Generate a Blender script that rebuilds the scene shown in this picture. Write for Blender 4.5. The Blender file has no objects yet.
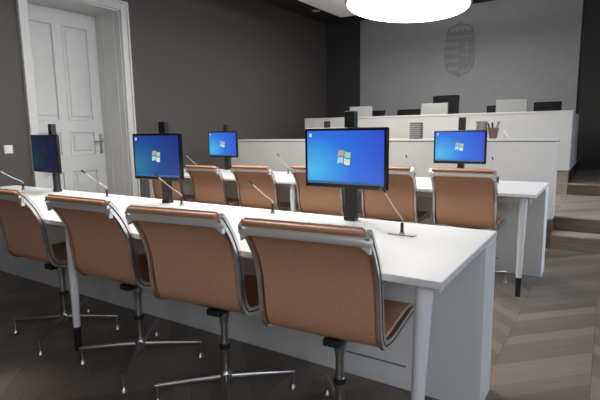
import bpy, bmesh, math, random
from mathutils import Vector, Matrix
random.seed(7)
sc = bpy.context.scene
C = bpy.context.collection
PI = math.pi

# ------------------------------------------------------------------ materials
def new_mat(name):
    m = bpy.data.materials.new(name); m.use_nodes = True
    nt = m.node_tree
    return m, nt, nt.nodes['Principled BSDF']

def mat(name, col, rough=.5, metal=0., noise=.0, scale=30., bump=0., spec=.5):
    m, nt, b = new_mat(name)
    b.inputs['Base Color'].default_value = (*col, 1)
    b.inputs['Roughness'].default_value = rough
    b.inputs['Metallic'].default_value = metal
    b.inputs['Specular IOR Level'].default_value = spec
    if noise or bump:
        tc = nt.nodes.new('ShaderNodeTexCoord'); n = nt.nodes.new('ShaderNodeTexNoise')
        n.inputs['Scale'].default_value = scale; n.inputs['Detail'].default_value = 4
        nt.links.new(tc.outputs['Object'], n.inputs['Vector'])
        if noise:
            r = nt.nodes.new('ShaderNodeValToRGB')
            r.color_ramp.elements[0].position = .3; r.color_ramp.elements[1].position = .7
            r.color_ramp.elements[0].color = (*[c * (1 - noise) for c in col], 1)
            r.color_ramp.elements[1].color = (*[min(1, c * (1 + noise)) for c in col], 1)
            nt.links.new(n.outputs['Fac'], r.inputs['Fac']); nt.links.new(r.outputs['Color'], b.inputs['Base Color'])
        if bump:
            bp = nt.nodes.new('ShaderNodeBump'); bp.inputs['Strength'].default_value = bump
            bp.inputs['Distance'].default_value = .004
            nt.links.new(n.outputs['Fac'], bp.inputs['Height']); nt.links.new(bp.outputs['Normal'], b.inputs['Normal'])
    return m

def emit_mat(name, col, s):
    m, nt, b = new_mat(name)
    b.inputs['Base Color'].default_value = (.02, .02, .02, 1)
    b.inputs['Emission Color'].default_value = (*col, 1); b.inputs['Emission Strength'].default_value = s
    return m

def math_node(nt, op, a, b=None):
    n = nt.nodes.new('ShaderNodeMath'); n.operation = op
    for i, v in enumerate((a, b)):
        if v is None: continue
        if isinstance(v, (int, float)): n.inputs[i].default_value = v
        else: nt.links.new(v, n.inputs[i])
    return n.outputs[0]

def parquet(name, tones, rough=.38):
    """herringbone-like oak parquet: zig-zag boards, a tone per board, fine grain, dark seams"""
    m, nt, b = new_mat(name)
    tc = nt.nodes.new('ShaderNodeTexCoord'); sp = nt.nodes.new('ShaderNodeSeparateXYZ')
    nt.links.new(tc.outputs['Object'], sp.inputs[0])
    x, y = sp.outputs['X'], sp.outputs['Y']
    W, PW = .42, .13
    u = math_node(nt, 'DIVIDE', x, W); cell = math_node(nt, 'FLOOR', u); fr = math_node(nt, 'FRACT', u)
    odd = math_node(nt, 'PINGPONG', u, 1.)
    v = math_node(nt, 'DIVIDE', math_node(nt, 'ADD', y, math_node(nt, 'MULTIPLY', odd, W)), PW)
    row = math_node(nt, 'FLOOR', v); vf = math_node(nt, 'FRACT', v)
    cv = nt.nodes.new('ShaderNodeCombineXYZ'); nt.links.new(cell, cv.inputs[0]); nt.links.new(row, cv.inputs[1])
    wn = nt.nodes.new('ShaderNodeTexWhiteNoise'); wn.noise_dimensions = '2D'; nt.links.new(cv.outputs[0], wn.inputs['Vector'])
    gv = nt.nodes.new('ShaderNodeCombineXYZ')
    nt.links.new(math_node(nt, 'MULTIPLY', v, 5.), gv.inputs[0]); nt.links.new(math_node(nt, 'MULTIPLY', u, 1.2), gv.inputs[1])
    nt.links.new(math_node(nt, 'MULTIPLY', wn.outputs['Value'], 20.), gv.inputs[2])
    gn = nt.nodes.new('ShaderNodeTexNoise'); gn.inputs['Scale'].default_value = 1.6; gn.inputs['Detail'].default_value = 5
    nt.links.new(gv.outputs[0], gn.inputs['Vector'])
    f = math_node(nt, 'ADD', math_node(nt, 'MULTIPLY', wn.outputs['Value'], .6), math_node(nt, 'MULTIPLY', gn.outputs['Fac'], .4))
    r = nt.nodes.new('ShaderNodeValToRGB')
    r.color_ramp.elements[0].position = .12; r.color_ramp.elements[1].position = .85
    r.color_ramp.elements[0].color = (*tones[0], 1); r.color_ramp.elements[1].color = (*tones[2], 1)
    e = r.color_ramp.elements.new(.5); e.color = (*tones[1], 1)
    nt.links.new(f, r.inputs['Fac'])
    seam = math_node(nt, 'MAXIMUM', math_node(nt, 'LESS_THAN', vf, .035), math_node(nt, 'LESS_THAN', fr, .012))
    mx = nt.nodes.new('ShaderNodeMix'); mx.data_type = 'RGBA'
    nt.links.new(math_node(nt, 'MULTIPLY', seam, .5), mx.inputs['Factor'])
    nt.links.new(r.outputs['Color'], mx.inputs[6]); mx.inputs[7].default_value = (*[c * .35 for c in tones[0]], 1)
    nt.links.new(mx.outputs[2], b.inputs['Base Color'])
    b.inputs['Roughness'].default_value = rough
    return m

def wood_mat(name, a, bcol, rough=.45):
    m, nt, b = new_mat(name)
    tc = nt.nodes.new('ShaderNodeTexCoord'); mp = nt.nodes.new('ShaderNodeMapping'); mp.inputs['Scale'].default_value = (1.5, 8, 14)
    n = nt.nodes.new('ShaderNodeTexNoise'); n.inputs['Scale'].default_value = 2; n.inputs['Detail'].default_value = 6
    r = nt.nodes.new('ShaderNodeValToRGB'); r.color_ramp.elements[0].color = (*a, 1); r.color_ramp.elements[1].color = (*bcol, 1)
    r.color_ramp.elements[0].position = .3; r.color_ramp.elements[1].position = .7
    nt.links.new(tc.outputs['Object'], mp.inputs[0]); nt.links.new(mp.outputs[0], n.inputs['Vector'])
    nt.links.new(n.outputs['Fac'], r.inputs['Fac']); nt.links.new(r.outputs['Color'], b.inputs['Base Color'])
    b.inputs['Roughness'].default_value = rough
    return m

def screen_mat(name, k):
    """lit desktop wallpaper: cyan glow low on one side running to royal blue"""
    m, nt, b = new_mat(name)
    tc = nt.nodes.new('ShaderNodeTexCoord'); sp = nt.nodes.new('ShaderNodeSeparateXYZ')
    nt.links.new(tc.outputs['Object'], sp.inputs[0])
    dx = math_node(nt, 'MULTIPLY', math_node(nt, 'ADD', sp.outputs['X'], .17), 2.1)
    dz = math_node(nt, 'MULTIPLY', math_node(nt, 'ADD', sp.outputs['Z'], .06), 2.6)
    d = math_node(nt, 'SQRT', math_node(nt, 'ADD', math_node(nt, 'MULTIPLY', dx, dx), math_node(nt, 'MULTIPLY', dz, dz)))
    r = nt.nodes.new('ShaderNodeValToRGB')
    E = r.color_ramp.elements
    E[0].position = 0; E[0].color = (.07, .50, .86, 1)
    E[1].position = .95; E[1].color = (.035, .065, .60, 1)
    e = E.new(.45); e.color = (.025, .17, .75, 1)
    nt.links.new(d, r.inputs['Fac'])
    b.inputs['Base Color'].default_value = (.01, .01, .012, 1); b.inputs['Roughness'].default_value = .25
    nt.links.new(r.outputs['Color'], b.inputs['Emission Color']); b.inputs['Emission Strength'].default_value = k
    return m

M = dict(
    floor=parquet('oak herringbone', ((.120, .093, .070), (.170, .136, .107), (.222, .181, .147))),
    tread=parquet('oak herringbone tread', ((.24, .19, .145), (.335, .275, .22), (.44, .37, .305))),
    riser2=wood_mat('lighter oak riser', (.13, .094, .066), (.21, .155, .113)),
    riser=wood_mat('brown shaded oak riser', (.060, .040, .028), (.115, .080, .056)),  # the upper riser's shade is put into this darker brown
    wall=mat('dark taupe wall', (.084, .074, .068), .75, noise=.10, scale=60, bump=.15),
    backwall=mat('charcoal wall', (.042, .040, .038), .8, noise=.1, scale=40),
    panel=mat('grey wall panel', (.34, .342, .342), .6, noise=.03, scale=8),
    crest=mat('darker grey relief', (.25, .252, .253), .6),
    crest2=mat('lighter grey relief', (.32, .32, .32), .6),
    ceiling=mat('dark ceiling paint', (.032, .030, .029), .85),
    soffit=mat('white plaster', (.62, .62, .61), .8),
    door=mat('white door paint', (.60, .60, .585), .42, noise=.03, scale=5),
    casing=mat('off white casing paint', (.57, .57, .555), .45, noise=.03, scale=5),
    steel=mat('brushed nickel', (.35, .34, .33), .35, 1),
    satin=mat('satin aluminium', (.80, .79, .77), .42, .65),
    palemetal=mat('pale satin metal', (.62, .60, .57), .45, .6),
    basemetal=mat('dull aluminium base', (.46, .45, .43), .36, 1),
    chrome=mat('polished aluminium', (.74, .73, .72), .24, 1),
    leather=mat('tan brown leather', (.50, .265, .162), .38, noise=.05, scale=60, bump=.08),
    seatleather=mat('tan brown seat leather', (.49, .258, .152), .4, noise=.05, scale=60, bump=.08),
    black=mat('black plastic', (.012, .012, .013), .45),
    blackgloss=mat('black bezel', (.008, .008, .010), .25),
    desk=mat('white laminate', (.66, .66, .65), .45, noise=.02, scale=6),
    deskside=mat('white lacquer panel', (.76, .76, .76), .45),
    leg=mat('white powder coat', (.74, .74, .74), .35),
    bench=mat('off white bench board', (.575, .57, .55), .5, noise=.02, scale=4),
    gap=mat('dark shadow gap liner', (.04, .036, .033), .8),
    rim=mat('satin white rim', (.6, .6, .6), .4),
    boxgrey=mat('dark grey box', (.13, .13, .13), .5), slat=mat('light grey slats', (.36, .36, .35), .5),
    grey=mat('mid grey plastic', (.25, .25, .25), .5),
    palegrey=mat('pale grey plastic', (.27, .27, .265), .45),
    darkchair=mat('black leather', (.007, .007, .0075), .7, noise=.2, scale=60, spec=.2),
    cup=mat('brown ceramic', (.17, .10, .07), .5, noise=.2, scale=40),
    cloth=mat('grey cloth', (.24, .23, .21), .9, noise=.3, scale=60),
    paper=mat('white paper', (.75, .76, .74), .7),
    lamp=emit_mat('lamp diffuser', (1, .96, .91), 11.2),
    lamp_b=emit_mat('added lamp diffuser', (1, .96, .91), 17.0),
    uplight=emit_mat('added uplight glow', (1, .97, .93), 19.0),
    down=mat('frosted downlight', (.6, .6, .6), .5),
    screen=screen_mat('desktop wallpaper', .95),
    screendim=screen_mat('dimmed desktop wallpaper', .05),
    screenmid=screen_mat('softly lit desktop wallpaper', .36),
    lr=emit_mat('logo red', (.70, .50, .38), .7), lg=emit_mat('logo green', (.50, .78, .45), .75),
    lb=emit_mat('logo blue', (.42, .78, .95), .85), ly=emit_mat('logo yellow', (.88, .85, .55), .85),
    glow=emit_mat('desktop icon', (.7, .85, 1.), .8), taskbar=emit_mat('desktop task bar', (.04, .16, .42), .7),
)
M['lrd'], M['lgd'], M['lbd'], M['lyd'] = [emit_mat('dim ' + n, c, s) for n, c, s in (
    ('logo red', (.75, .25, .12), .012), ('logo green', (.42, .72, .22), .02), ('logo blue', (.35, .75, 1.), .015), ('logo yellow', (.95, .8, .3), .012))]

# ------------------------------------------------------------------ mesh helpers
class MB:
    def __init__(s): s.bm = bmesh.new(); s.sm = False
    def box(s, a, b, bev=0., seg=2):
        a, b = Vector(a), Vector(b); c = (a + b) / 2; d = b - a
        r = bmesh.ops.create_cube(s.bm, size=1, matrix=Matrix.Translation(c) @ Matrix.Diagonal((*d, 1)))
        if bev:
            es = list({e for v in r['verts'] for e in v.link_edges})
            bmesh.ops.bevel(s.bm, geom=es, offset=bev, segments=seg, affect='EDGES', profile=.5)
        return s
    def obox(s, c, half, rotz=0, rx=0, ry=0, bev=0):
        mt = Matrix.Translation(c) @ Matrix.Rotation(rotz, 4, 'Z') @ Matrix.Rotation(rx, 4, 'X') @ Matrix.Rotation(ry, 4, 'Y') @ Matrix.Diagonal((half[0] * 2, half[1] * 2, half[2] * 2, 1))
        r = bmesh.ops.create_cube(s.bm, size=1, matrix=mt)
        if bev:
            es = list({e for v in r['verts'] for e in v.link_edges})
            bmesh.ops.bevel(s.bm, geom=es, offset=bev, segments=2, affect='EDGES', profile=.5)
        return s
    def cone(s, p, q, r0, r1, n=16, caps=True):
        p, q = Vector(p), Vector(q); d = q - p
        mt = Matrix.Translation((p + q) / 2) @ d.to_track_quat('Z', 'Y').to_matrix().to_4x4()
        bmesh.ops.create_cone(s.bm, cap_ends=caps, segments=n, radius1=r0, radius2=r1, depth=d.length, matrix=mt); s.sm = True
        return s
    def tube(s, pts, rad, n=10):
        pts = [Vector(p) for p in pts]; rings = []
        rads = rad if isinstance(rad, (list, tuple)) else [rad] * len(pts)
        up = Vector((1, 0, 0))
        for i, p in enumerate(pts):
            t = (pts[min(i + 1, len(pts) - 1)] - pts[max(i - 1, 0)]).normalized()
            a = up - t * up.dot(t)
            if a.length < .3 and i == 0: a = Vector((0, 0, 1)) - t * t.z
            a.normalize(); b = t.cross(a); up = a
            rings.append([s.bm.verts.new(p + (a * math.cos(2 * PI * k / n) + b * math.sin(2 * PI * k / n)) * rads[i]) for k in range(n)])
        for i in range(len(rings) - 1):
            for k in range(n):
                s.bm.faces.new((rings[i][k], rings[i][(k + 1) % n], rings[i + 1][(k + 1) % n], rings[i + 1][k]))
        s.bm.faces.new(rings[0][::-1]); s.bm.faces.new(rings[-1]); s.sm = True
        return s
    def lathe(s, prof, c=(0, 0, 0), n=24):
        c = Vector(c); rings = []
        for r, z in prof:
            rings.append([s.bm.verts.new(c + Vector((max(r, 1e-4) * math.cos(2 * PI * k / n), max(r, 1e-4) * math.sin(2 * PI * k / n), z))) for k in range(n)])
        for i in range(len(rings) - 1):
            for k in range(n):
                s.bm.faces.new((rings[i][k], rings[i][(k + 1) % n], rings[i + 1][(k + 1) % n], rings[i + 1][k]))
        s.bm.faces.new(rings[0][::-1]); s.bm.faces.new(rings[-1]); s.sm = True
        return s
    def sheet(s, prof, xs, th, crown=0.):
        """profile in the YZ plane given thickness th and swept across xs"""
        n = len(prof); loop = []
        nrm = []
        for i in range(n):
            a = Vector(prof[max(i - 1, 0)]); b = Vector(prof[min(i + 1, n - 1)]); t = (b - a).normalized(); nrm.append(Vector((-t.y, t.x)))
        m = len(xs); G = []
        for j, x in enumerate(xs):
            k = abs(2 * j / (m - 1) - 1)
            h = th / 2 * (1 if k < .9 else .55)
            top = [Vector(prof[i]) + nrm[i] * h for i in range(n)]; bot = [Vector(prof[i]) - nrm[i] * h for i in range(n)]
            ring = top + bot[::-1]
            G.append([s.bm.verts.new((x, p.x, p.y)) for p in ring])
        L = len(G[0])
        for j in range(m - 1):
            for i in range(L):
                s.bm.faces.new((G[j][i], G[j + 1][i], G[j + 1][(i + 1) % L], G[j][(i + 1) % L]))
        for g, fl in ((G[0], 1), (G[-1], 0)):
            for i in range(n - 1):
                q = (g[i], g[i + 1], g[L - 2 - i], g[L - 1 - i])
                s.bm.faces.new(q if fl else q[::-1])
        s.sm = True
        return s
    def prism(s, poly, y0, y1):
        """outline in XZ extruded from y0 to y1"""
        a = [s.bm.verts.new((x, y0, z)) for x, z in poly]; b = [s.bm.verts.new((x, y1, z)) for x, z in poly]
        n = len(poly)
        s.bm.faces.new(a); s.bm.faces.new(b[::-1])
        for i in range(n): s.bm.faces.new((a[i], b[i], b[(i + 1) % n], a[(i + 1) % n]))
        return s
    def build(s, name, m, parent=None, loc=None, **props):
        bmesh.ops.recalc_face_normals(s.bm, faces=s.bm.faces)
        me = bpy.data.meshes.new(name); s.bm.to_mesh(me); s.bm.free()
        if s.sm:
            for p in me.polygons: p.use_smooth = True
            try: me.set_sharp_from_angle(angle=math.radians(38))
            except Exception: pass
        for mm in (m if isinstance(m, (list, tuple)) else [m]): me.materials.append(mm)
        o = bpy.data.objects.new(name, me); C.objects.link(o)
        if parent: o.parent = parent
        if loc is not None: o.location = loc
        for k, v in props.items(): o[k] = v
        return o

def thing(name, label, cat, loc=(0, 0, 0), rotz=0, group=None):
    o = bpy.data.objects.new(name, None); C.objects.link(o); o.empty_display_size = .1
    o.location = loc; o.rotation_euler = (0, 0, rotz); o['label'] = label; o['category'] = cat
    if group: o['group'] = group
    return o
def tag(o, label, cat, group=None):
    o['label'] = label; o['category'] = cat
    if group: o['group'] = group
    return o
def struct(mb, name, m, parent=None):
    o = mb.build(name, m, parent); o['kind'] = 'structure'; return o
def dup(root, loc, rotz, label, first=[]):
    r = root.copy(); C.objects.link(r); r.location = loc; r.rotation_euler = (0, 0, rotz); r['label'] = label
    for ch in list(root.children):
        c = ch.copy(); C.objects.link(c); c.parent = r
        for g in list(ch.children):
            d = g.copy(); C.objects.link(d); d.parent = c
    return r

def smooth(pts, k=6):
    """Catmull-Rom through 2-D or 3-D points"""
    P = [Vector(p) for p in pts]; out = []
    for i in range(len(P) - 1):
        p0, p1, p2, p3 = P[max(i - 1, 0)], P[i], P[i + 1], P[min(i + 2, len(P) - 1)]
        for j in range(k):
            t = j / k
            out.append(.5 * ((2 * p1) + (p2 - p0) * t + (2 * p0 - 5 * p1 + 4 * p2 - p3) * t * t + (3 * p1 - p0 - 3 * p2 + p3) * t ** 3))
    out.append(P[-1]); return out

# ------------------------------------------------------------------ the room
XL, XR, YF, YB, ZC = -5.5, 1.9, -2.6, 9.65, 3.55
struct(MB().box((XL - .7, YF, -.1), (XR, YB + .1, 0)), 'floor', M['floor'])
struct(MB().box((XL - .7, YF, ZC), (XR + .2, YB + .1, ZC + .1)), 'ceiling', M['ceiling'])
# left wall with a deep door opening
DY0, DY1, DZ, DX = 2.97, 4.18, 2.80, XL - .50
w = MB(); w.box((XL - .6, YF, 0), (XL, DY0, ZC)); w.box((XL - .6, DY1, 0), (XL, YB, ZC)); w.box((XL - .6, DY0, DZ), (XL, DY1, ZC))
struct(w, 'wall_left', M['wall'])
struct(MB().box((XL, YB, 0), (XR, YB + .1, ZC)), 'wall_back', M['backwall'])
struct(MB().box((-4.64, YB - .05, .45), (-.52, YB, 3.50), .004), 'trim_1', M['panel'])
# right wall with tall windows; the window behind the viewer is added for light
def windowed(name, axis, at, lo, hi, wins, z0, z1, th):
    mb = MB(); cur = lo
    def put(a, b, za, zb):
        if axis == 'x': mb.box((at, a, za), (at + th, b, zb))
        else: mb.box((a, at, za), (b, at + th, zb))
    for a, b in wins:
        put(cur, a, 0, ZC); put(a, b, 0, z0); put(a, b, z1, ZC); cur = b
    put(cur, hi, 0, ZC)
    return struct(mb, name, M['wall'])
RW = [(-1.6, .0), (1.2, 2.8), (4.0, 5.2)]
windowed('wall_right', 'x', XR, YF, YB + .1, RW, .9, 3.1, .2)
FW = [(-.9, 1.1)]
windowed('wall_front', 'y', YF - .2, XL - .7, XR + .2, FW, .9, 3.1, .2)
gm, gnt, gb = new_mat('window glass')
tr = gnt.nodes.new('ShaderNodeBsdfTransparent'); gl = gnt.nodes.new('ShaderNodeBsdfGlossy'); gl.inputs['Roughness'].default_value = .05
mxs = gnt.nodes.new('ShaderNodeMixShader'); mxs.inputs[0].default_value = .05
gnt.links.new(tr.outputs[0], mxs.inputs[1]); gnt.links.new(gl.outputs[0], mxs.inputs[2])
gnt.links.new(mxs.outputs[0], gnt.nodes['Material Output'].inputs[0])
k = 1
for a, b in RW:
    f = MB(); X0, X1 = XR + .05, XR + .11
    for q in ((a, a + .06, .9, 3.1), (b - .06, b, .9, 3.1), (a, b, .9, .96), (a, b, 3.04, 3.1), ((a + b) / 2 - .03, (a + b) / 2 + .03, .9, 3.1)): f.box((X0, q[0], q[2]), (X1, q[1], q[3]))
    wn = struct(f, 'window_%d' % k, M['casing']); k += 1
    p = MB().box((XR + .075, a + .06, .96), (XR + .08, b - .06, 3.04)).build('window_pane', gm, wn)
for a, b in FW:
    f = MB(); Y0, Y1 = YF - .11, YF - .05
    for q in ((a, a + .06, .9, 3.1), (b - .06, b, .9, 3.1), (a, b, .9, .96), (a, b, 3.04, 3.1), ((a + b) / 2 - .03, (a + b) / 2 + .03, .9, 3.1)): f.box((q[0], Y0, q[2]), (q[1], Y1, q[3]))
    wn = struct(f, 'window_%d' % k, M['casing']); k += 1
    MB().box((a + .06, YF - .08, .96), (b - .06, YF - .075, 3.04)).build('window_pane', gm, wn)

# door: panelled leaf deep in a panelled reveal, casing on the room side
dr = MB()
CW = .10
for y0, y1, z0, z1 in ((DY0 - CW, DY0, 0, DZ + CW), (DY1, DY1 + CW, 0, DZ + CW), (DY0, DY1, DZ, DZ + CW)):
    dr.box((XL, y0, z0), (XL + .035, y1, z1), .006)
for y0, y1, z0, z1 in ((DY0 - CW - .01, DY0 - CW + .018, 0, DZ + CW + .01), (DY1 + CW - .018, DY1 + CW + .01, 0, DZ + CW + .01), (DY0 - CW, DY1 + CW, DZ + CW - .018, DZ + CW + .012)):
    dr.box((XL, y0, z0), (XL + .055, y1, z1), .006)
# reveal linings with raised fillets
dr.box((DX - .05, DY1 - .015, 0), (XL, DY1, DZ)); dr.box((DX - .05, DY0, 0), (XL, DY0 + .015, DZ)); dr.box((DX - .05, DY0, DZ - .015), (XL, DY1, DZ))
for fx in (DX + .14, DX + .38):
    dr.box((fx - .014, DY1 - .021, 0), (fx + .014, DY1 - .014, DZ - .015), .003)
    dr.box((fx - .014, DY0 + .014, 0), (fx + .014, DY0 + .021, DZ - .015), .003)
door = struct(dr, 'door_1', M['casing'])
lf = MB()
ly0, ly1, lz1 = DY0 + .018, DY1 - .018, DZ - .018
T = DX
mid = (ly0 + ly1) / 2 + .03
cols = ((ly0 + .11, mid - .055), (mid + .055, ly1 - .13))
rows = ((.14, .72), (.92, 1.24), (1.38, 2.60))
lf.box((T - .05, ly0, .01), (T - .018, ly1, lz1))
zs = [.01] + [z for r in rows for z in r] + [lz1]
for i in range(0, len(zs), 2): lf.box((T - .02, ly0, zs[i]), (T, ly1, zs[i + 1]))
ys = [ly0] + [y for c_ in cols for y in c_] + [ly1]
for i in range(0, len(ys), 2): lf.box((T - .02, ys[i], .01), (T - .0005, ys[i + 1], lz1))
leaf = lf.build('door_leaf', M['door'], door)
for ya, yb in cols:
    for za, zb in rows:
        p = MB(); p.box((T - .03, ya + .055, za + .055), (T - .004, yb - .055, zb - .055), .012)
        for q in ((ya, ya + .02, za, zb), (yb - .02, yb, za, zb), (ya, yb, za, za + .02), (ya, yb, zb - .02, zb)):
            p.box((T - .02, q[0], q[2]), (T + .007, q[1], q[3]), .005)
        p.build('door_panel', M['door'], leaf)
h = MB(); h.box((T, 4.085, .93), (T + .012, 4.125, 1.20), .004)
h.cone((T + .005, 4.105, 1.10), (T + .06, 4.105, 1.10), .011, .011, 12); h.tube([(T + .055, 4.105, 1.10), (T + .06, 4.05, 1.10), (T + .055, 3.97, 1.098)], .010)
h.build('door_handle', M['steel'], leaf)

sw = thing('light_switch', 'white square light switch on the dark wall beside the door', 'light switch', (XL, 2.63, 1.05))
MB().box((0, -.045, -.045), (.010, .045, .045), .003).build('switch_plate', M['desk'], sw)
MB().box((.009, -.028, -.028), (.016, .028, .028), .003).build('rocker', M['leg'], sw)

# crest in low relief on the grey panel
YP = YB - .05
cr = thing('wall_emblem', 'grey crowned shield emblem in low relief on the pale grey back wall', 'emblem', (-2.53, YP, 2.18))
sh = [(-.28, .74), (.28, .74), (.285, .30), (.25, .16), (.17, .07), (.06, .03), (0, -.01), (-.06, .03), (-.17, .07), (-.25, .16), (-.285, .30)]
MB().prism(sh, -.018, 0).build('shield', M['crest'], cr)
for i in range(4):
    z = .13 + i * .155
    x0 = -.27 if z > .2 else -.20
    MB().box((x0, -.026, z), (-.015, -.016, z + .065), .003).build('stripe', M['crest2'], cr)
cx = MB(); cx.box((.115, -.026, .14), (.15, -.016, .66), .003); cx.box((.06, -.026, .52), (.205, -.016, .555), .003); cx.box((.04, -.026, .38), (.225, -.016, .415), .003)
cx.build('double_cross', M['crest2'], cr)
hl = MB(); hl.prism([(.01, .09), (.09, .17), (.13, .22), (.17, .17), (.24, .16), (.12, .06), (.03, .03)], -.026, -.016)
hl.build('triple_hill', M['crest2'], cr)
cw = MB()
cw.box((-.25, -.022, .765), (.25, 0, .83), .004)
for i in range(5):
    x = -.2 + i * .1; cw.prism([(x - .04, .83), (x + .04, .83), (x, .90)], -.02, 0)
cw.tube([(-.24, -.008, .83)] + [(-.24 * math.cos(a), -.008, .84 + .13 * math.sin(a)) for a in [PI * i / 14 for i in range(15)]] + [(.24, -.008, .83)], .016, 8)
cw.box((-.012, -.02, .96), (.012, 0, 1.06)); cw.box((-.04, -.02, 1.0), (.04, 0, 1.024))
cw.build('crown', M['crest'], cr)

# dropped soffit and pendant disc
struct(MB().box((-3.98, -.6, 3.10), (-1.02, 7.5, ZC)), 'trim_2', M['soffit'])
LR = .81
def make_lamp(label, loc, lm='lamp'):
    lp = thing('ceiling_lamp', label, 'ceiling lamp', loc); k = 1.08 / LR
    for name, prof, m in (('lamp_rim', [(LR - .015, .0), (LR, .004), (LR + .012, .02), (LR + .012, .10), (LR - .02, .115), (.3, .125), (.3, .12), (LR - .05, .1)], 'rim'),
                          ('lamp_diffuser', [(LR - .02, -.012), (LR - .03, -.018), (.5, -.026), (.01, -.03), (.01, .0), (LR - .02, .0)], lm),
                          ('added_uplight_ring', [(LR - .10, .118), (LR - .10, .130), (.35, .134), (.35, .12)], 'uplight')):  # glowing ring added on top to brighten the soffit
        mb = MB().lathe(prof, n=72); bmesh.ops.scale(mb.bm, vec=(1, k, 1), verts=mb.bm.verts); mb.build(name, M[m], lp)
    MB().cone((0, 0, .11), (0, 0, .20), .12, .12, 24).build('ceiling_mount', M['rim'], lp)
    return lp
make_lamp('huge glowing oval disc lamp hung under the white ceiling soffit', (-2.475, 6.66, 2.90))
l2 = make_lamp('second oval disc lamp, added unseen above the desks to light them', (-2.49, 2.6, 2.90), 'lamp_b')  # unseen lamp added to light the desktops from above
dl = thing('downlight', 'small unlit round downlight in the dark ceiling strip', 'downlight', (-5.04, 8.43, ZC))
MB().lathe([(.075, 0), (.085, -.004), (.088, -.014), (.06, -.016), (.058, -.006)], n=32).build('trim_ring', M['rim'], dl)
MB().lathe([(.057, -.004), (.057, -.012), (.001, -.014)], n=32).build('diffuser', M['down'], dl)

# raised levels
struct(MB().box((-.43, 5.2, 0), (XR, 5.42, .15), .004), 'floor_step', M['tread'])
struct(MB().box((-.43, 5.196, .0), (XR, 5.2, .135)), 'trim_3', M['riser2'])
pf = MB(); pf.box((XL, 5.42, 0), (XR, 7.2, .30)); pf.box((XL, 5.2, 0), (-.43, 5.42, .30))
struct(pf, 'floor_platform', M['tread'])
rz = MB(); rz.box((-.43, 5.416, .15), (XR, 5.42, .285)); rz.box((XL, 5.196, 0), (-.43, 5.2, .285)); rz.box((-.43, 5.196, 0), (-.426, 5.42, .285))
struct(rz, 'trim_4', M['riser'])
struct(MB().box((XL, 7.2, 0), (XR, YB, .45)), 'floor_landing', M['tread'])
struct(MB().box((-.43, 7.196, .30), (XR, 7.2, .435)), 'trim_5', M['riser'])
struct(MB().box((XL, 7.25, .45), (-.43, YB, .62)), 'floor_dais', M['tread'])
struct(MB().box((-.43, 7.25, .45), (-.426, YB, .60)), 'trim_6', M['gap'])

# ------------------------------------------------------------------ benches
lb = thing('front_bench', 'long low off-white bench with plain front standing on the first wooden platform', 'bench', (-2.485, 5.2, .30))
hx = 2.07
MB().box((-hx, 0, 0), (hx, .03, .755), .003).build('front_panel', M['bench'], lb)
MB().box((-hx, -.006, .763), (hx, .36, .785), .004).build('top_ledge', M['bench'], lb)
MB().box((-hx + .01, .003, .75), (hx - .01, .34, .765)).build('shadow_gap', M['gap'], lb)  # dark fill, the shade under the ledge put into its colour
for sx in (-1, 1): MB().box((sx * hx - (.03 if sx > 0 else 0), .03, 0), (sx * hx + (0 if sx > 0 else .03), .14, .755), .003).build('side_panel', M['bench'], lb)
MB().box((-hx + .5, .03, .42), (hx - .5, .55, .45), .003).build('worktop', M['bench'], lb)
db = thing('judges_bench', 'tall off-white raised bench stretching before the grey back wall', 'bench', (-2.49, 7.2, .62))
MB().box((-hx, 0, .0), (hx, .04, .765), .003).build('front_panel', M['bench'], db)
MB().box((-hx - .004, -.006, .765), (hx + .004, .32, .79), .004).build('top_ledge', M['bench'], db)
for sx in (-1, 1): MB().box((sx * hx - (.04 if sx > 0 else 0), .04, .0), (sx * hx + (0 if sx > 0 else .04), 1.5, .765), .003).build('side_panel', M['deskside'], db)
MB().box((-hx + .04, .3, .70), (hx - .04, .95, .73), .003).build('worktop', M['bench'], db)

# ------------------------------------------------------------------ long desks
def make_desk(label, y0, splay=.020, inset=.075):
    d = thing('conference_desk', label, 'desk', (-.39, y0, 0), 0, 'long white desks')
    L = 4.13; D = .83
    MB().box((-L, 0, .724), (0, D, .75), .004).build('tabletop', M['desk'], d)
    MB().box((-L, D - .215, .0), (0, D - .01, .722), .003).build('modesty_panel', M['deskside'], d)
    MB().box((-L + .04, .16, .66), (-.05, .20, .723), .003).build('support_beam', M['leg'], d)
    for x in (-.02, -1.98, -3.9):
        MB().box((x - .06 if x < -1 else x - .09, .18, .68), (x - .02 if x < -1 else x - .05, D - .2, .723), .003).build('cross_rail', M['leg'], d)
    MB().box((-.64, D - .219, .112), (-.33, D - .2145, .120)).build('panel_seam', M['grey'], d)
    for x in (-inset, -2.02, -3.96):
        l = MB().cone((x - splay * .83, .06, .13), (x, .06, .724), .019, .029, 20).build('leg', M['leg'], d)
        MB().cone((x - splay, .06, 0), (x - splay * .82, .06, .14), .018, .020, 20).build('leg_socket', M['black'], l)
    return d
make_desk('long white desk in the nearest row, three monitors on it and chairs tucked under', 1.368, .026, .072)
bd = make_desk('long white desk of the second row standing before the low front bench', 3.53, .006, .085)

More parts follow.
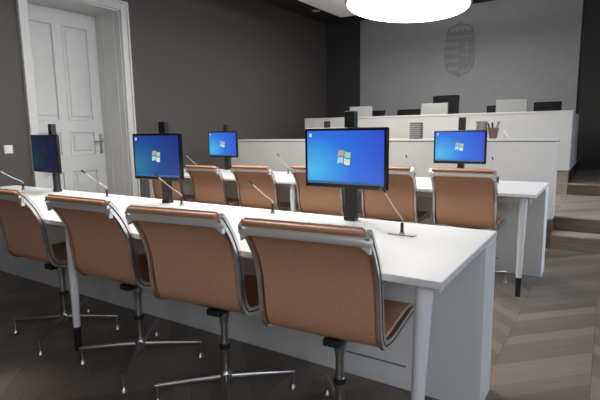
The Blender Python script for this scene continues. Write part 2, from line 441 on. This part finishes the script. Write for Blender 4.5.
# ------------------------------------------------------------------ tan swivel chairs
BACK = [(-.118, .492), (-.148, .502), (-.170, .532), (-.180, .58), (-.186, .64), (-.193, .70), (-.210, .765), (-.243, .83), (-.282, .884), (-.303, .907), (-.311, .912)]
SEAT = [(.262, .446), (.268, .466), (.25, .488), (.19, .495), (.10, .493), (.0, .487), (-.07, .485), (-.114, .491)]
def strip(mb, prof, x, wd, th, off=0.):
    """flat bar of width wd across x following a YZ profile"""
    n = len(prof); rings = []
    for i in range(n):
        a = Vector(prof[max(i - 1, 0)]); b = Vector(prof[min(i + 1, n - 1)]); t = (b - a).normalized(); nm = Vector((-t.y, t.x))
        p = Vector(prof[i]) + nm * off
        q = [(x - wd / 2, p - nm * th / 2), (x + wd / 2, p - nm * th / 2), (x + wd / 2, p + nm * th / 2), (x - wd / 2, p + nm * th / 2)]
        rings.append([mb.bm.verts.new((xx, v.x, v.y)) for xx, v in q])
    for i in range(n - 1):
        for k_ in range(4): mb.bm.faces.new((rings[i][k_], rings[i][(k_ + 1) % 4], rings[i + 1][(k_ + 1) % 4], rings[i + 1][k_]))
    mb.bm.faces.new(rings[0]); mb.bm.faces.new(rings[-1][::-1]); mb.sm = True
def make_chair(label, group):
    t = thing('swivel_chair', label, 'chair', (0, 0, 0), 0, group)
    xs = [-.219, -.213, -.195, -.12, 0, .12, .195, .213, .219]
    bp = MB().sheet(smooth(BACK, 5), xs, .026).build('backrest', M['leather'], t)
    roll = MB().box((-.217, -.326, .904), (.217, -.286, .917), .005, 3); roll.sm = True
    roll.build('top_roll', M['leather'], bp)
    MB().sheet(smooth(SEAT, 5), xs, .030).build('seat', M['seatleather'], t)
    full = smooth(SEAT[2:-1] + BACK[:-1], 5)
    for sx in (-1, 1):
        r = MB(); strip(r, full, sx * .230, .015, .034, .004)
        rl = r.build('side_rail', M['chrome'], t)
        gr = MB(); strip(gr, full[4:], sx * .2378, .0016, .005, .004); gr.build('rail_groove', M['gap'], rl)
    hb = MB()
    hb.tube(smooth([(-.236, -.296, .876), (-.20, -.304, .879), (0, -.306, .880), (.20, -.304, .879), (.236, -.296, .876)], 4), .0165, 12)
    for v in hb.bm.verts: v.co.y = -.302 + (v.co.y + .302) * .55
    for sx in (-1, 1): hb.prism([(sx * .236, .842), (sx * .236, .892), (sx * .165, .889), (sx * .195, .870)], -.306, -.288)
    hb.build('top_bar', M['satin'], t)
    cs = MB()
    for y_, z_ in ((-.05, .448), (.13, .453)):
        cs.tube(smooth([(-.228, y_, z_ + .024), (-.12, y_, z_ + .006), (0, y_, z_), (.12, y_, z_ + .006), (.228, y_, z_ + .024)], 4), .012, 10)
    cs.build('cross_spreader', M['chrome'], t)
    MB().box((-.036, -.085, .413), (.036, .16, .444), .008).build('tilt_mechanism', M['black'], t)
    MB().lathe([(.020, .09), (.020, .235), (.023, .24), (.023, .255), (.017, .26), (.017, .345), (.024, .38), (.036, .414), (.036, .418)], n=20).build('column', M['basemetal'], t)
    MB().lathe([(.022, .235), (.0255, .237), (.0255, .255), (.022, .257)], n=20).build('height_collar', M['black'], t)
    MB().lathe([(.012, .062), (.030, .068), (.034, .085), (.030, .118), (.021, .13)], n=20).build('hub', M['basemetal'], t)
    for i in range(4):
        a = PI / 2 * i + math.radians(35); c, s = math.cos(a), math.sin(a)
        l = MB().tube([(c * .02, s * .02, .100), (c * .15, s * .15, .096), (c * .30, s * .30, .088), (c * .325, s * .325, .086)], [.019, .0155, .012, .009], 10).build('base_arm', M['basemetal'], t)
        g = MB(); g.cone((c * .315, s * .315, .012), (c * .315, s * .315, .088), .006, .006, 10)
        g.lathe([(.008, .026), (.016, .014), (.019, .004), (.017, 0)], (c * .315, s * .315, 0), 16)
        g.build('glide', M['basemetal'], l)
    return t
G1 = 'tan chairs at the front desk'; G2 = 'tan chairs at the second desk'
c0 = make_chair('tan brown swivel chair at the front desk, closest to the open desk end', G1)
c0.location = (-.815, 1.515, 0); c0.scale = (.965, 1, 1); c0.rotation_euler = (0, 0, math.radians(5))
dup(c0, (-1.40, 1.51, 0), math.radians(7), 'tan brown swivel chair at the front desk, second from the open desk end')
dup(c0, (-2.02, 1.532, 0), math.radians(2), 'tan brown swivel chair at the front desk, third from the open desk end')
dup(c0, (-2.735, 1.54, 0), math.radians(0), 'tan brown swivel chair at the front desk, cut by the picture edge')
R2 = [(-.855, 0, (.95, 1.)), (-1.445, 2, (.95, 1.)), (-2.07, -1, (.95, .98)), (-2.76, 1, (.95, .965)), (-3.37, -2, (.94, .95)), (-3.99, 0, (.94, .95))]
W2 = ['tan chair in the second row in front of the nearer monitor, closest to the aisle',
      'tan chair in the second row, second from the aisle, just beside the large front monitor',
      'tan second-row chair, third from the aisle, mostly hidden behind the large front monitor',
      'tan chair in the second row, fourth from the aisle, beside the small far monitor post',
      'tan second-row chair, fifth from the aisle, between the middle and small far monitors',
      'tan chair in the second row, almost hidden behind the middle monitor']
for (x, a, k_), l in zip(R2, W2):
    r = dup(c0, (x, 3.685, 0), math.radians(a), l); r['group'] = G2; r.scale = (k_[0], k_[0], k_[1])

# ------------------------------------------------------------------ monitors on posts
def make_monitor(label, loc, rot, scr, lg, w=.45, hgt=.295, zc=.317, top=.545, group='desk monitors'):
    t = thing('desk_monitor', label, 'monitor', loc, rot, group)
    p = MB(); p.box((-.028, -.02, 0), (.028, .02, top), .004); p.build('post', M['black'], t)
    p = MB(); p.box((-.031, -.024, 0), (.031, .024, .02), .004); p.build('post_base', M['black'], t)
    MB().box((-.05, -.045, zc - .05), (.05, -.018, zc + .05), .004).build('bracket', M['black'], t)
    ho = MB(); ho.box((-w / 2, -.075, zc - hgt / 2), (w / 2, -.052, zc + hgt / 2), .006); ho.build('screen_housing', M['blackgloss'], t)
    sw_, sh_ = w - .034, hgt - .036
    d = MB().box((-sw_ / 2, -.0012, -sh_ / 2), (sw_ / 2, .001, sh_ / 2)).build('display', scr, t, (0, -.0755, zc + .004))
    lo = MB(); s = .034; g = .003
    def pane(x0, x1, z0, z1, mi):
        n = 6; tp = []; bt = []
        for i in range(n + 1):
            x = x0 + (x1 - x0) * i / n; wv = .006 * math.sin((x + s) / (2 * s) * 2 * PI * .9)
            tp.append((x + .10 * z1, z1 + wv)); bt.append((x + .10 * z0, z0 + wv))
        b0 = len(lo.bm.faces); lo.prism(bt + tp[::-1], -.0022, -.0010); lo.bm.faces.ensure_lookup_table()
        for f in lo.bm.faces[b0:]: f.material_index = mi
    pane(-s, -g, g, s * .9, 0); pane(g, s, g, s * .9, 1); pane(-s, -g, -s * .9, -g, 2); pane(g, s, -s * .9, -g, 3)
    lo.build('logo', [M[q] for q in lg], d)
    if scr is not M['screendim']:
        MB().box((-sw_ / 2 + .012, -.002, sh_ / 2 - .03), (-sw_ / 2 + .026, -.0008, sh_ / 2 - .012)).build('desktop_icon', M['glow'], d)
        MB().box((-sw_ / 2, -.002, -sh_ / 2), (sw_ / 2, -.0008, -sh_ / 2 + .012)).build('task_bar', M['taskbar'], d)
    MB().cone((.19, -.0745, zc - hgt / 2 + .008), (.19, -.0765, zc - hgt / 2 + .008), .004, .004, 10).build('power_button', M['grey'], t)
    return t
LG, LD = ('lr', 'lg', 'lb', 'ly'), ('lrd', 'lgd', 'lbd', 'lyd')
make_monitor('large bright blue monitor on the front desk, nearest to the camera', (-1.075, 2.125, .75), 0, M['screen'], LG)
make_monitor('blue monitor on the front desk, turned slightly, beside the white door casing', (-2.40, 2.10, .75), math.radians(3), M['screenmid'], LG, w=.42, zc=.303, top=.525)
make_monitor('almost black dark-screened monitor on the front desk before the white door', (-3.68, 2.10, .75), math.radians(-6), M['screendim'], LD, w=.45, zc=.305, top=.535)
make_monitor('bright blue monitor on the second desk, nearest the aisle steps', (-1.09, 4.30, .75), 0, M['screen'], LG, hgt=.29, zc=.29)
make_monitor('second-row monitor hidden behind the big front monitor but for its post tip', (-2.45, 4.30, .75), 0, M['screen'], LG, hgt=.29, zc=.29)
make_monitor('small far blue monitor on the second desk against the dark wall', (-3.83, 4.30, .75), 0, M['screen'], LG, hgt=.305, zc=.305, top=.535)

# ------------------------------------------------------------------ goose-neck microphones
def make_mic(label, base, tip, group, plate=False):
    t = thing('gooseneck_microphone', label, 'microphone', base, 0, group)
    v = Vector(tip) - Vector(base)
    b = MB()
    if plate: b.box((-.06, -.016, 0), (.06, .016, .005), .0015)
    b.cone((0, 0, 0), (0, 0, .012), .014, .011, 14); b.build('base', M['steel'], t)
    MB().cone((0, 0, .01), (0, 0, .055), .0075, .0065, 12).build('stem', M['black'], t)
    p0 = Vector((0, 0, .05)); pts = smooth([p0, p0 + Vector((0, 0, .02)), p0.lerp(v, .45) + Vector((0, 0, .006)), v], 6)
    MB().tube(pts, .0028, 8).build('gooseneck', M['palemetal'], t)
    d = (v - pts[-4]).normalized()
    MB().tube([v - d * .004, v + d * .004, v + d * .028, v + d * .034], [.0035, .0055, .0055, .0035], 10).build('capsule', M['black'], t)
    return t
GM1, GM2 = 'microphones on the front desk', 'microphones on the second desk'
make_mic('thin microphone on the front desk standing clear on the bare white end', (-.726, 1.92, .75), (-.745, 1.77, .955), GM1, True)
make_mic('thin microphone on the front desk between the two nearest chairs', (-1.55, 2.10, .75), (-1.57, 1.954, .928), GM1)
make_mic('thin microphone on the front desk under the corner of the middle monitor', (-2.228, 2.06, .75), (-2.235, 1.894, .944), GM1)
make_mic('thin microphone on the front desk seen against the white door', (-3.02, 2.085, .75), (-3.03, 1.935, .937), GM1)
make_mic('thin microphone on the front desk at the far end beyond the dark monitor', (-4.05, 2.02, .75), (-4.10, 1.88, .919), GM1)
make_mic('thin microphone on the second desk beside the bright screen nearest the aisle', (-.745, 4.13, .75), (-.766, 4.0, .950), GM2)
make_mic('thin microphone on the second desk just beside the large front monitor', (-1.45, 4.13, .75), (-1.478, 4.0, .955), GM2)
make_mic('thin microphone on the second desk before the pale end of the low bench', (-2.83, 4.13, .75), (-2.853, 4.0, .945), GM2)
make_mic('thin microphone on the second desk seen against the dark wall', (-4.18, 4.13, .75), (-4.208, 4.0, .935), GM2)

# ------------------------------------------------------------------ things on the benches
gb_ = thing('slatted_box', 'small grey box with slatted face standing on the low front bench', 'box', (-1.91, 5.42, 1.085))
MB().box((-.066, 0, 0), (.066, .09, .19), .004).build('body', M['boxgrey'], gb_)
sl = MB()
for i in range(7): sl.box((-.06, -.006, .018 + i * .024), (.06, .002, .028 + i * .024))
sl.build('slat_face', M['slat'], gb_)
po = MB().lathe([(.050, 0), (.060, .02), (.062, .10), (.052, .15), (.060, .182), (.052, .188), (.04, .17)], n=20).build('cloth_pouch', M['cloth'], None, (-1.175, 5.45, 1.085))
tag(po, 'small grey pouch on the low bench behind the monitor nearest the aisle', 'pouch')
cu = thing('pen_cup', 'brown cup holding dark pens on the low bench beside the grey pouch', 'cup', (-1.05, 5.43, 1.085))
MB().lathe([(.034, 0), (.037, .004), (.058, .115), (.054, .115), (.034, .012)], n=24).build('cup_body', M['cup'], cu)
for i, (x, y, c_) in enumerate(((-.02, 0, 'black'), (.015, .012, 'black'), (.022, -.012, 'grey'), (0, -.02, 'black'), (-.008, .018, 'palegrey'))):
    MB().cone((x * .6, y * .6, .02), (x * 2.9, y * 2.9, .165 + .009 * (i % 3)), .010, .010, 10).build('pen', M[c_], cu)
tc_ = thing('tent_card', 'small folded white paper card on the low bench beside the brown cup', 'card', (-.925, 5.42, 1.085))
MB().prism([(-.045, 0), (-.040, 0), (-.018, .078), (.040, 0), (.045, 0), (-.016, .09)], -.03, .03).build('folded_sheet', M['paper'], tc_)

def make_back_monitor(label, x, w, z1, rot):
    t = thing('bench_monitor', label, 'monitor', (x, 7.72, 1.352), rot, 'pale monitors on the raised bench')
    MB().box((-w / 2, -.03, z1 - 1.352 - .225), (w / 2, .01, z1 - 1.35), .008).build('screen_housing', M['palegrey'], t)
    MB().box((-w / 2 + .015, .009, z1 - 1.352 - .215), (w / 2 - .015, .012, z1 - 1.35 - .015)).build('display', M['blackgloss'], t)
    MB().box((-.03, -.02, .0), (.03, .0, .12), .004).build('stand_neck', M['grey'], t)
    MB().box((-.1, -.08, 0), (.1, .06, .012), .004).build('stand_foot', M['grey'], t)
make_back_monitor('pale grey monitor back on the raised bench nearest the dark side wall', -3.71, .40, 1.60, math.radians(14))
make_back_monitor('pale grey monitor back at the middle of the raised bench before the tall black chair', -2.40, .43, 1.60, 0)
make_back_monitor('pale grey monitor back on the raised bench nearest the aisle steps', -1.25, .43, 1.605, 0)

def make_exec(label, x, w, z1, rot=0):
    t = thing('office_chair', label, 'chair', (x, 8.42, .62), rot, 'black chairs behind the raised bench')
    z = z1 - .62
    prof = smooth([(-.02, .48), (.03, .60), (.02, .75), (.05, z - .04), (.055, z)], 5)
    n = 9; xs = [(-w / 2) + w * i / (n - 1) for i in range(n)]
    # the bench hides the lower part: the chair faces the room, its back to the wall
    MB().sheet([(y + .22, zz) for y, zz in prof], xs, .06).build('backrest', M['darkchair'], t)
    MB().box((-w / 2, -.22, .44), (w / 2, .24, .51), .025, 3).build('seat', M['darkchair'], t)
    for sx in (-1, 1):
        a = MB(); a.tube(smooth([(sx * (w / 2 + .02), .18, .50), (sx * (w / 2 + .03), .16, .66), (sx * (w / 2 + .03), -.1, .67)], 4), .015); a.build('armrest', M['black'], t)
    MB().cone((0, 0, .10), (0, 0, .44), .028, .028, 14).build('column', M['black'], t)
    for i in range(5):
        a = 2 * PI * i / 5 + .3
        l = MB().tube([(0, 0, .11), (math.cos(a) * .28, math.sin(a) * .28, .08)], [.024, .014]).build('base_arm', M['black'], t)
        MB().cone((math.cos(a) * .28 - .012, math.sin(a) * .28, .03), (math.cos(a) * .28 + .012, math.sin(a) * .28, .03), .03, .03, 14).build('caster', M['black'], l)
make_exec('black chair behind the raised bench, mostly hidden by the pale monitor farthest from the aisle', -3.86, .38, 1.56)
make_exec('black chair top behind the raised bench, between two pale monitors', -3.19, .44, 1.56)
make_exec('tallest black chair behind the middle of the raised bench', -2.50, .46, 1.765)
make_exec('black chair behind the pale monitor nearest the aisle, showing past both its sides', -1.50, .60, 1.57)
make_exec('black chair at the aisle end of the raised bench, wholly clear of monitors', -.87, .40, 1.595)

# ------------------------------------------------------------------ light
def area(name, loc, direction, sx, sy, power, col):
    l = bpy.data.lights.new(name, 'AREA'); l.shape = 'RECTANGLE'; l.size = sx; l.size_y = sy; l.energy = power; l.color = col
    o = bpy.data.objects.new(name, l); C.objects.link(o); o.location = loc
    o.rotation_euler = Vector(direction).to_track_quat('-Z', 'Y').to_euler()
    return o
DAY = (.74, .85, 1.0)
for i, (a, b) in enumerate(RW):
    area('window_light', (XR + .25, (a + b) / 2, 2.3), (-1, 0, -.25), b - a, 1.6, (90, 8, 127)[i], DAY)
for a, b in FW:
    area('window_light', ((a + b) / 2, YF - .25, 2.0), (0, 1, -.1), b - a, 2.2, 34, (1, .97, .93))  # added fill from behind, tinted warm to lift chair backs and desk panels
wd = bpy.data.worlds.new('overcast sky'); sc.world = wd; wd.use_nodes = True
bg = wd.node_tree.nodes['Background']; bg.inputs[0].default_value = (.75, .86, 1, 1); bg.inputs[1].default_value = .08

# ------------------------------------------------------------------ camera
cam = bpy.data.cameras.new('camera'); co = bpy.data.objects.new('camera', cam); C.objects.link(co)
cam.sensor_width = 36; cam.lens = 473.668 / 600 * 36; cam.clip_start = .05
r = Vector((0.8393024759758863, 0.5434400732569867, -0.015628198846572832))
u = Vector((-0.06606676737696471, 0.13048383802974456, 0.9892467590350678))
f = Vector((-0.5396355585662467, 0.8292447496315357, -0.1454187372363911))
co.matrix_world = Matrix(((r.x, u.x, -f.x, 0), (r.y, u.y, -f.y, 0), (r.z, u.z, -f.z, 1.2049), (0, 0, 0, 1)))
sc.camera = co
sc.view_settings.view_transform = 'Standard'; sc.view_settings.look = 'None'
sc.view_settings.exposure = 0; sc.view_settings.gamma = 1
sc.cycles.use_denoising = True
sc.cycles.max_bounces = 8; sc.cycles.diffuse_bounces = 4
